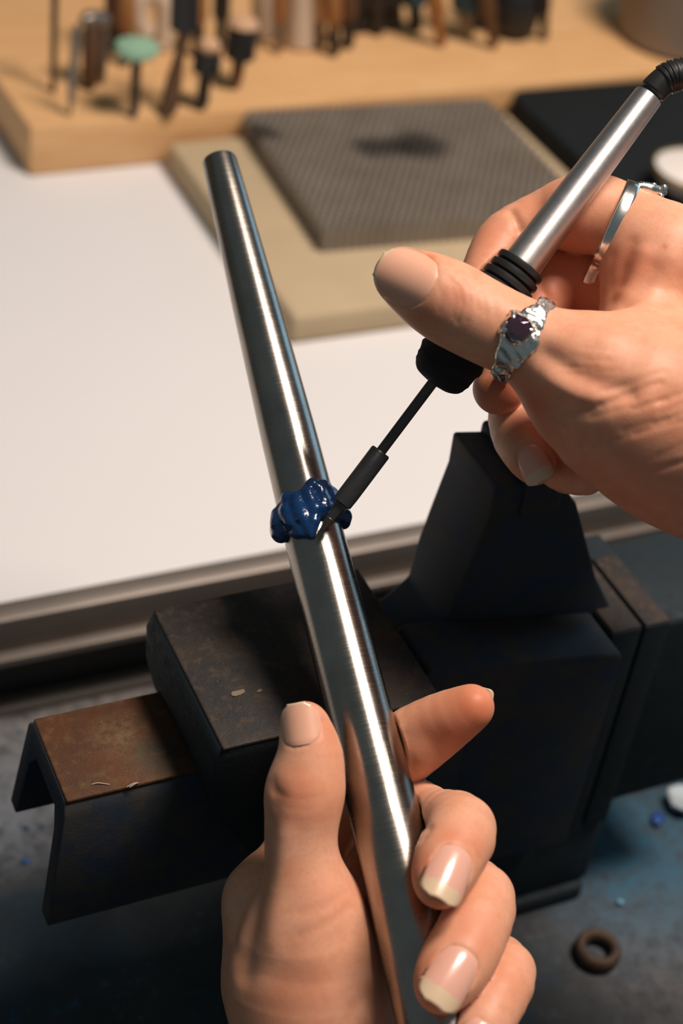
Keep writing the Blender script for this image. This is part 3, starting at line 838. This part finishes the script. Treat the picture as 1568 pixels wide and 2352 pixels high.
li = LH.chain('index', [(602, 2062, .476, 80), (720, 1930, .487, 84), (840, 1788, .488, 82), (930, 1717, .4775, 82), (1012, 1664, .471, 71), (1081, 1625, .466, 53)])
lm = LH.chain('middle', [(660, 2130, .490, 80), (820, 1980, .496, 80), (930, 1868, .484, 74), (1004, 1868, .463, 55), (1058, 1904, .449, 80), (1030, 1972, .4375, 78), (1014, 2014, .4325, 68), (1009, 2034, .430, 50)])
lr = LH.chain('ring', [(720, 2230, .494, 80), (880, 2100, .498, 80), (1000, 2030, .484, 74), (1040, 2025, .466, 66), (1104, 2062, .449, 77), (1080, 2150, .438, 82), (1044, 2216, .431, 82), (1020, 2254, .4275, 70), (1010, 2274, .4255, 51)])
lp = LH.chain('little', [(790, 2350, .495, 74), (940, 2260, .497, 72), (1050, 2200, .482, 66), (1100, 2195, .464, 60), (1160, 2232, .447, 69), (1120, 2322, .4355, 72), (1088, 2392, .429, 58), (1074, 2420, .426, 48)])
nail(LH, 684, 1664, lt[1][0], lt[0][0], 11.2, 11.4, .08, .42, 2.0)
nail(LH, 1036, 2003, lm[5][0], lm[7][0], 15.6, 11.8, .30)
nail(LH, 1039, 2242, lr[6][0], lr[8][0], 16.8, 12.0, .28)
nail(LH, 1086, 2395, lp[5][0], lp[7][0], 12.0, 9.6, .25)
b_ = li[5][0]; a_ = li[4][0]
# index finger: pad faces the camera, its nail shows only as a thin rim behind the tip
def back_nail(sol, A, B, L, W, out, free):
    t = unit(B - A); n = unit(out - t * (out @ t)); b = np.cross(t, n); V, Fc = [], []
    nu, nv = 11, 9; R = W / 2 / .95
    for lay in (0, .45):
        for j in range(nv):
            v = j / (nv - 1)
            for i in range(nu):
                u_ = -1 + 2 * i / (nu - 1); ph = .95 * u_ * (1 if v < .6 else math.sqrt(max(.05, 1 - ((v - .6) / .42) ** 2)))
                V.append(B + t * (-L + L * 1.0 * v - .8 * u_ * u_ * v + 5.6) + (n * math.cos(ph) + b * math.sin(ph)) * (R - lay) - n * (R - 5.6))
    N = nu * nv
    for j in range(nv - 1):
        for i in range(nu - 1):
            k = j * nu + i; q = (k, k + 1, k + nu + 1, k + nu); Fc += [q, tuple(x + N for x in q[::-1])]
    for seq in ([i for i in range(nu)], [j * nu + nu - 1 for j in range(nv)], [(nv - 1) * nu + i for i in range(nu)][::-1], [j * nu for j in range(nv)][::-1]):
        for x, y in zip(seq[:-1], seq[1:]): Fc.append((x, x + N, y + N, y))
    NAILS.append((sol, V, Fc, [1] * len(Fc)))
back_nail(LH, a_, b_, 11., 10., unit(fw * 1000 * .8 + (AX @ np.array([.55, -.35, 0]))), .3)
# creases and ridges
for dy, am in ((0, -.22), (12, -.14), (-13, -.12), (24, -.10), (-26, -.08)):
    LH.line([(628, 1812 + dy), (660, 1832 + dy), (700, 1836 + dy), (738, 1826 + dy)], am, .9)
LH.line([(622, 1805), (640, 1830), (632, 1850)], -.45, 2.2)
LH.line([(612, 1900), (598, 2020), (575, 2130), (560, 2230)], -1.3, 4.2)
LH.line([(650, 1925), (640, 2050), (628, 2160)], .8, 4.)
LH.line([(790, 2052), (745, 2085), (690, 2098)], -.18, 1.4); LH.line([(800, 2086), (750, 2122), (690, 2150)], -.25, 1.3)
LH.line([(735, 2060), (720, 2130), (715, 2200)], .7, 6)
LH.line([(1077, 1936), (1092, 1950), (1100, 1970)], -.3, 1.2)
for d in (0, 13): LH.line([(1100 + d * .5, 2090 - d), (1125 + d, 2100 - d), (1160, 2110 - d)], -.16, .9)
LH.line([(973, 1888), (985, 1905), (972, 1925)], -.6, 1.4)
for q in ((1060, 2150), (1080, 2170)): pass
LH.line([(1100, 1610), (1050, 1645)], .5, 6); LH.line([(950, 1690), (985, 1702), (1010, 1722)], -.8, 4.5); LH.line([(925, 1690), (938, 1735), (955, 1765)], -.35, 1.6)
for (x, y, r, v) in ((672, 1835, 8, .45), (1080, 1930, 7, .35), (1100, 2140, 8, .4), (975, 1990, 6, .55), (980, 2235, 6, .5), (1010, 2065, 4, .6), (1000, 2310, 4, .6), (1090, 1635, 10, .8), (1040, 1690, 9, .7), (1000, 1680, 9, .55), (940, 1730, 8, .4), (760, 2070, 9, .25), (740, 1680, 7, .3), (1165, 2260, 8, .3), (650, 2290, 14, .25), (1040, 1925, 5, .5)):
    LH.spot(x, y, r, v)
V, Q = LH.mesh(.75); V, fl = LH.finish(V)
lh = big_mesh('hand', V / 1000, Q, SKIN, fl)
tag(lh, 'left hand gripping the steel mandrel, thumb upright and fingers curled round it', 'hand')
build_nails(LH, lh)

# ------------------------------------------------------------------ wax pen
PA, PB = P(721, 1241, .4800), P(1494, 214, .4765)
def pf(px, py):   # fraction of the picture line nearest to a pixel, as metres along the pen
    d = np.array([1494 - 721, 214 - 1241.]); f = ((np.array([px, py]) - [721, 1241]) @ d) / (d @ d)
    return float(np.linalg.norm(between(PA, PB, f) - PA)) if f > 0 else 0.
def hw(px): return px * .478 / FPX
pen = empty('wax_pen', tuple(PA), label='electric wax pen with a satin silver tube handle, held in the right hand', cat='wax pen')
lathe('tip', PA, PB, [(0, .0001), (pf(741, 1213), hw(6)), (pf(757, 1190), hw(11.5)), (pf(758, 1189), hw(10.5)), (pf(783, 1158), hw(15)), (pf(784, 1157), hw(13)), (pf(792, 1146), hw(13))], RODM, pen, 28)
lathe('ferrule', PA, PB, [(pf(783, 1158), hw(18)), (pf(785, 1155), hw(23.5)), (pf(800, 1136), hw(24.5)), (pf(866, 1034), hw(24.5)), (pf(868, 1031), hw(22))], FERR, pen, 32)
lathe('rod', PA, PB, [(pf(858, 1046), hw(12)), (pf(1040, 810), hw(12.5))], RODM, pen, 24)
def fw_(s, a): return .022 * math.sin(3 * a + s * 900) + .02 * math.sin(5 * a - s * 1500) + .012 * math.sin(11 * a + s * 2500)
fp = [(pf(993, 880), hw(20)), (pf(996, 876), hw(46)), (pf(1006, 864), hw(64)), (pf(1022, 842), hw(72)), (pf(1045, 812), hw(76)), (pf(1070, 778), hw(66)), (pf(1100, 740), hw(52)), (pf(1150, 672), hw(50)), (pf(1165, 652), hw(44))]
fp = [(float(q[0]), float(q[1])) for q in smooth_path([np.array(q) for q in fp], 4)]
lathe('foam_grip', PA, PB, fp, FOAM, pen, 56, wob=fw_, sharp=None)
s0_, s1_ = pf(1146, 678), pf(1200, 604); prof_ = [(s0_, hw(40)), (s0_ + .0003, hw(58))]
for k in range(4):
    a = s0_ + (s1_ - s0_) * (k + .02) / 4; b = s0_ + (s1_ - s0_) * (k + 1) / 4; m_ = (b - a)
    R_ = 69 - 3 * k
    prof_ += [(a + m_ * .08, hw(R_ - 7)), (a + m_ * .2, hw(R_ - 1)), (a + m_ * .5, hw(R_)), (a + m_ * .8, hw(R_ - 1)), (a + m_ * .92, hw(R_ - 7))]
prof_ += [(s1_, hw(44))]
lathe('bellows_collar', PA, PB, prof_, RUBBER, pen, 44)
sA, sB = pf(1190, 617), pf(1489, 219)
lathe('handle_tube', PA, PB, [(sA, hw(46.5)), (sB - .0005, hw(34.5)), (sB, hw(33))], ALU, pen, 56)
cp = [PA + unit(PB - PA) * (sB - .001), P(1508, 200, .4762), P(1530, 182, .476), P(1556, 172, .476), P(1600, 172, .4765), P(1680, 200, .478), P(1800, 240, .48)]
path = smooth_path(cp, 14)
def cr(f):
    if f < .10: return hw(27)
    if f < .30: return hw(33)
    if f < .72: return hw(34 + 4.5 * math.sin(f * 210))
    return hw(24)
tube('strain_relief_cable', path, 0, RUBBER, pen, 28, rfun=cr)
def pen_radius(z):
    z = np.asarray(z) / 1000
    r = np.zeros_like(z)
    for zz, rr in (([0, pf(993, 880)], [.0003, hw(13)]), ([q[0] for q in fp], [q[1] * 1.06 for q in fp]), ([s0_ - .0008, s1_ + .0008], [hw(72), hw(72)]), ([sA, sB], [hw(46.5), hw(34.5)])):
        r = np.maximum(r, np.interp(z, zz, rr, left=0, right=0))
    return r * 1000

# ------------------------------------------------------------------ right hand, holding the wax pen
RH = Solid()
RH.press.append((PA * 1000, unit(PB - PA), pen_radius))
rt_ = RH.chain('thumb', [(917, 634, .4625, 60), (962, 656, .462, 80), (1026, 692, .461, 95), (1110, 738, .460, 94), (1197, 780, .459, 94), (1276, 826, .458, 112), (1400, 905, .460, 165)], 9.)
RH.chain('palm', [(1380, 892, .460, 156), (1520, 962, .462, 218), (1650, 1012, .463, 238), (1850, 1090, .465, 228), (2500, 1400, .462, 250)])
RH.chain('palm', [(1532, 590, .482, 112), (1660, 660, .484, 125), (1830, 800, .478, 190), (1900, 1000, .472, 230)])
RH.chain('palm', [(1475, 610, .484, 92), (1475, 720, .480, 96), (1490, 850, .472, 130)])
RH.chain('palm', [(1520, 700, .497, 90), (1560, 860, .505, 110), (1700, 900, .495, 200)])
ri = RH.chain('index', [(1540, 590, .485, 100), (1420, 500, .489, 80), (1338, 490, .492, 92), (1256, 501, .495, 66), (1166, 548, .4945, 64), (1130, 602, .491, 61), (1105, 655, .4865, 53)])
rm = RH.chain('middle', [(1520, 700, .499, 85), (1390, 655, .503, 80), (1290, 648, .504, 80), (1225, 722, .499, 70), (1175, 800, .493, 64), (1145, 893, .488, 60)])
rr_ = RH.chain('ring', [(1540, 820, .504, 85), (1370, 860, .506, 76), (1215, 915, .502, 76), (1192, 985, .494, 66), (1212, 1040, .486, 56), (1230, 1066, .483, 48)])
rp = RH.chain('little', [(1560, 930, .506, 80), (1420, 960, .508, 66), (1310, 1010, .504, 62), (1290, 1070, .496, 56), (1345, 1092, .486, 46)])
nail(RH, 930, 632, rt_[1][0], rt_[0][0], 16.6, 16.2, .08, .46, 2.0)
nail(RH, 1222, 1062, rr_[3][0], rr_[5][0], 11., 9., .3)
# thumb joint wrinkles
for (pts, am, wd) in (
    ([(1010, 628), (1036, 650), (1048, 690), (1040, 728)], -.13, .7), ([(1024, 628), (1054, 658), (1062, 700), (1050, 740)], -.20, .7), ([(1040, 625), (1072, 655), (1080, 695), (1068, 735)], -.14, .7),
    ([(1062, 640), (1090, 668), (1098, 712)], -.14, .7), ([(1085, 650), (1110, 680), (1114, 722)], -.12, .7), ([(1112, 662), (1134, 695), (1138, 735)], -.10, .7),
    ([(1000, 640), (1015, 680), (1008, 715)], -.10, .8), ([(1070, 676), (1066, 712)], .3, 3.), ([(1090, 690), (1086, 715)], .15, 3.),
    ([(1130, 690), (1160, 712)], .15, 4.),
    ([(1255, 815), (1320, 862), (1380, 885), (1440, 900)], -1.3, 3.2), ([(1270, 872), (1330, 905), (1390, 920)], 1.3, 4.0),
    ([(1260, 930), (1320, 945), (1400, 935)], -.9, 3.2), ([(1330, 965), (1400, 958), (1490, 925)], .5, 3.),
    ([(1245, 770), (1300, 775), (1380, 770)], .5, 6.),
    ([(1450, 560), (1432, 600), (1425, 650)], -.6, 2.6), ([(1478, 585), (1462, 630), (1440, 672)], 1.0, 3.), ([(1500, 620), (1478, 655), (1440, 700)], -.6, 2.6),
    ([(1540, 600), (1500, 660), (1440, 715)], .9, 4.), ([(1405, 590), (1400, 640), (1405, 690)], -.25, 2.),
    ([(1174, 486), (1185, 505), (1194, 528)], -.9, 1.5), ([(1236, 620), (1244, 660), (1258, 690)], -.7, 1.6)):
    RH.line(pts, am, wd)
g2 = np.random.default_rng(11)
for i in range(26):
    x = 1300 + 14 * i * .7 + g2.uniform(-30, 60); y = 955 + g2.uniform(-60, 175)
    L = g2.uniform(70, 170); x = min(x, 1540 - L * .3); sl = -.33 + g2.uniform(-.07, .07)
    if y > 900 + (x - 1230) * .95: continue
    RH.line([(x, y), (x + L * .5, y + L * .5 * sl - 3), (x + L, y + L * sl)], -g2.uniform(.10, .24), g2.uniform(.7, 1.2))
for i in range(12):
    x = 1270 + g2.uniform(0, 120); y = 770 + g2.uniform(0, 90); L = g2.uniform(40, 90)
    RH.line([(x, y), (x + L, y - L * .05 + 4)], -.10, .7)
for (x, y, r, v) in ((1055, 680, 6, .4), (1120, 540, 9, .45), (1250, 470, 9, .35), (1310, 650, 12, .6), (1240, 680, 8, .7), (1150, 900, 9, .75), (1215, 930, 9, .85), (1440, 600, 8, .6), (1415, 650, 7, .6), (1526, 567, .9, .9), (1330, 560, 9, .45), (1350, 870, 8, .3), (985, 590, 2.2, .85), (975, 720, 8, .35), (1520, 1050, 25, .3), (880, 640, 5, .35)):
    RH.spot(x, y, r, v)
V, Q = RH.mesh(.75); V, fl = RH.finish(V)
rh = big_mesh('hand', V / 1000, Q, SKIN, fl)
tag(rh, 'right hand holding the silver wax pen, wearing two silver rings', 'hand')
build_nails(RH, rh)

# ------------------------------------------------------------------ rings on the right hand
def band(sol, c, t, prof_fn, n=120, m=9):
    """closed band that hugs the finger: prof_fn(theta, toward_camera_angle) -> (half width mm, thickness mm, bulge)"""
    t = unit(t); cam_dir = unit(CAM * 1000 - c); n0 = unit(cam_dir - t * (cam_dir @ t)); b0 = np.cross(t, n0)
    ringpts = []
    for i in range(n):
        a = 2 * math.pi * i / n; d = n0 * math.cos(a) + b0 * math.sin(a)
        hw, th, sh = prof_fn(a)
        ringpts.append((a, d, 0., hw, th, sh))
    dd = np.array([p[1] for p in ringpts]); rs_ = ((sol.hit(c + dd * 26, -dd) - c) * dd).sum(1); ker = np.hanning(15); ker /= ker.sum()
    rs_ = np.convolve(np.concatenate([rs_[-7:], rs_, rs_[:7]]), ker, 'valid')
    V, Fc = [], []
    for (a, d, r, hw, th, sh), r in zip(ringpts, rs_):
        for j in range(m):
            x = -1 + 2 * j / (m - 1)
            V.append(c + t * (x * hw + sh) + d * (r + .1 + th * (1 - .35 * x * x)))
        for j in range(m):
            x = 1 - 2 * j / (m - 1); V.append(c + t * (x * hw * .96 + sh) + d * (r - .25))
    k = 2 * m
    for i in range(n):
        for j in range(k):
            Fc.append((i * k + j, i * k + (j + 1) % k, ((i + 1) % n) * k + (j + 1) % k, ((i + 1) % n) * k + j))
    return V, Fc, (t, n0, b0)
gA = np.random.default_rng(5)
# thumb ring
ct = P(1199, 781, .459) * 1000; tt = unit(rt_[3][0] - rt_[5][0] + (AX @ np.array([-.0, .0, 0])))
tt = unit(tt + .10 * (AX @ np.array([0, -1., 0])) * 1)
def thumb_prof(a):
    aa = (a + math.pi) % (2 * math.pi) - math.pi
    wdt = 2.3 + 3.2 * math.exp(-(aa / .55) ** 2) + .25 * math.sin(5 * a) + .2 * math.sin(11 * a + 1)
    th = 1.1 + .9 * math.exp(-(aa / .6) ** 2) + .18 * math.sin(9 * a + .5) + .12 * math.sin(17 * a)
    return wdt, th, .35 * math.sin(3 * a + 1)
V, Fc, (t_, n0, b0) = band(RH, ct, tt, thumb_prof, 160, 13)
V = np.array(V)
nrm = gA.normal(size=(40, 3)) * .9; phs = gA.uniform(0, 6.28, 40)
V = V + 0.0
w_ = sum(np.sin(V @ (nrm[i] * 1.6) + phs[i]) for i in range(40)) / 40
V = V + ((V - ct) / np.linalg.norm(V - ct, axis=1)[:, None]) * np.clip(w_, -.3, .5)[:, None] * 1.6
hub = RH.surf(1190, 757); nh = unit(CAM * 1000 - hub) * .55 + unit(hub - ct) * .45; nh = unit(nh)
tr = empty('thumb_ring', tuple(hub / 1000), label='cast silver ring with a dark red round stone on the right thumb', cat='ring')
pydata('band', V / 1000, Fc, SILVER, tr)
# collar and stone
hubc = hub + nh * 1.0
def disc_frame(n): return frame_of(n)
def stone(name, c, n, r, mat, parent):
    u, v, t = frame_of(n); Vv = []; Ff = []
    rows = [(-1.3, .35, 16), (0, 1.0, 16), (.35, 1.0, 16), (.95, .58, 8)]
    N = 16
    for (h, q, k) in rows:
        for i in range(N):
            a = 2 * math.pi * (i + (.5 if k == 8 else 0)) / N
            rr = r * q * (1 if (k == 16 or i % 2 == 0) else .93)
            Vv.append(c + t * h + rr * (u * math.cos(a) + v * math.sin(a)))
    for j in range(3):
        for i in range(N):
            Ff.append((j * N + i, j * N + (i + 1) % N, (j + 1) * N + (i + 1) % N, (j + 1) * N + i))
    Ff.append(tuple(range(3 * N, 4 * N))); Ff.append(tuple(range(N))[::-1])
    return pydata(name, np.array(Vv) / 1000, Ff, mat, parent, smooth=False)
stone('stone', hubc + nh * 1.5, nh, 3.3, GARNET, tr)
u2, v2, _ = frame_of(nh)
lathe('bezel', (hubc - nh * 2.2) / 1000, (hubc + nh) / 1000, [(0, .0052), (.0014, .0046), (.0030, .0041), (.0036, .0037), (.0032, .0032)], SILVER, tr, 48, wob=lambda s, a: .05 * math.sin(3 * a + 1) + .03 * math.sin(7 * a))
tq = unit(rt_[5][0] - rt_[3][0])
for ang in (20, 140, 215, 300):
    a = math.radians(ang); e = tq * math.cos(a) + np.cross(nh, tq) * math.sin(a)
    p0 = hubc + e * 4.6 - nh * 1.2; p1 = hubc + e * 3.6 + nh * 1.0; p2 = hubc + e * 2.4 + nh * 1.6
    tube('claw', smooth_path([p0 / 1000, p1 / 1000, p2 / 1000], 5), .0, SILVER, tr, 10, rfun=lambda f: .0011 * (1 - .65 * f))
# index ring
ci = P(1419, 500, .489) * 1000; ti = unit(AX @ np.array([-.90, -.40, .05]))
def idx_prof(a): return 2.0, .8, 0.
V, Fc, (t_, n0, b0) = band(RH, ci, ti, idx_prof, 120, 7)
ir = empty('finger_ring', tuple(ci / 1000), label='narrow plain silver band with a clawed setting on the right index finger', cat='ring')
pydata('band', np.array(V) / 1000, Fc, SILVERP, ir)
s0 = P(1452, 430, .486) * 1000; s1 = P(1500, 437, .488) * 1000; s2 = P(1526, 440, .490) * 1000
tube('setting', smooth_path([s0 / 1000, ((s0 + s1) / 2 + AX @ np.array([0, -.4, 0])) / 1000, s1 / 1000, s2 / 1000], 6), .0, SILVER, ir, 14, rfun=lambda f: .0010 + .0009 * math.sin(f * 3.0) )
for (x, y) in ((1478, 428), (1500, 428), (1524, 432), (1516, 452)):
    c = P(x, y, .488)
    lathe('claw', c + (AX @ np.array([0, .0012, 0])), c - (AX @ np.array([0, .0012, 0])), [(0, .0009), (.0012, .0011), (.002, .0008), (.0023, .0003)], SILVERP, ir, 10)

# ------------------------------------------------------------------ wax ring on the mandrel
WX = Solid(1.3, 2., k_body=1.3)
sW = float(np.linalg.norm(between(MA, MB_, (1192 - 367) / 2008.) - MA))
cW = between(MA, MB_, (1192 - 367) / 2008.)
camd = unit(CAM - cW); n0 = unit(camd - mt_ * (camd @ mt_)); b0 = np.cross(mt_, n0)
sgn = 1. if proj(cW + b0 * .01)[0] > proj(cW)[0] else -1.
def wp(ang, ds, lift):   # degrees to the right of the camera side, mm along the mandrel (down), mm above its surface
    a = math.radians(ang) * sgn; s = sW + ds / 1000
    c = MA + mt_ * s; return (c + (n0 * math.cos(a) + b0 * math.sin(a)) * (mandrel_r(s) + lift / 1000)) * 1000
def wchain(pts, r):
    q = [wp(*p) for p in pts]; r = r if isinstance(r, (list, tuple)) else [r] * len(q)
    for i in range(len(q) - 1): WX.g.setdefault('palm0', []).append((q[i], q[i + 1], r[i], r[i + 1]))
ringpts = [(a, 0.8 + 1.2 * math.sin(math.radians(a + 40)), .5) for a in range(-180, 181, 12)]
wchain(ringpts, 2.3)
wchain([(a, -1.6, .2) for a in range(-95, 96, 12)], 1.8)
wchain([(-88, 2, .9), (-70, 3.5, .9), (-60, 1, 1.4), (-62, -2, 1.0)], [2.6, 2.6, 2.4, 2.0])
wchain([(-48, -3.6, .4), (-30, -4.6, .8), (-12, -3.4, .9), (0, -3.2, .6)], [1.5, 1.6, 1.5, 1.3])
wchain([(4, -4.6, .7), (20, -6.2, .9), (40, -5.6, .8), (58, -3.8, .7), (80, -1, .6)], [1.6, 1.9, 1.9, 1.8, 1.8])
wchain([(-36, -1, 1.5), (-32, 3.2, 1.6), (-20, 6, 1.1)], [1.7, 1.7, 1.4])
wchain([(-14, -1, 1.6), (-10, 3.5, 1.9), (-4, 7.2, 1.0)], [1.6, 1.7, 1.5])
wchain([(8, -3.5, 1.7), (12, 1.5, 1.9), (6, 5.2, 1.4), (-2, 8.0, .6)], [1.5, 1.5, 1.5, 1.1])
wchain([(30, -4.2, 1.6), (30, -.5, 1.8), (22, 2.6, 1.3)], [1.4, 1.4, 1.1])
wchain([(48, -2, 1.4), (60, 0, 1.2), (84, 2.4, 1.3), (104, 3, 1.)], [1.7, 1.6, 1.7, 1.6])
wchain([(-52, 4, .6), (-30, 6.6, .3), (-6, 8.6, .2)], [1.6, 1.5, 1.3])
V, Q = WX.mesh(.3, 1.5); V, _ = WX.finish(V)
wr = big_mesh('wax_ring', V / 1000, Q, WAX)
tag(wr, 'lumpy glossy dark blue wax ring model round the steel mandrel', 'wax ring')
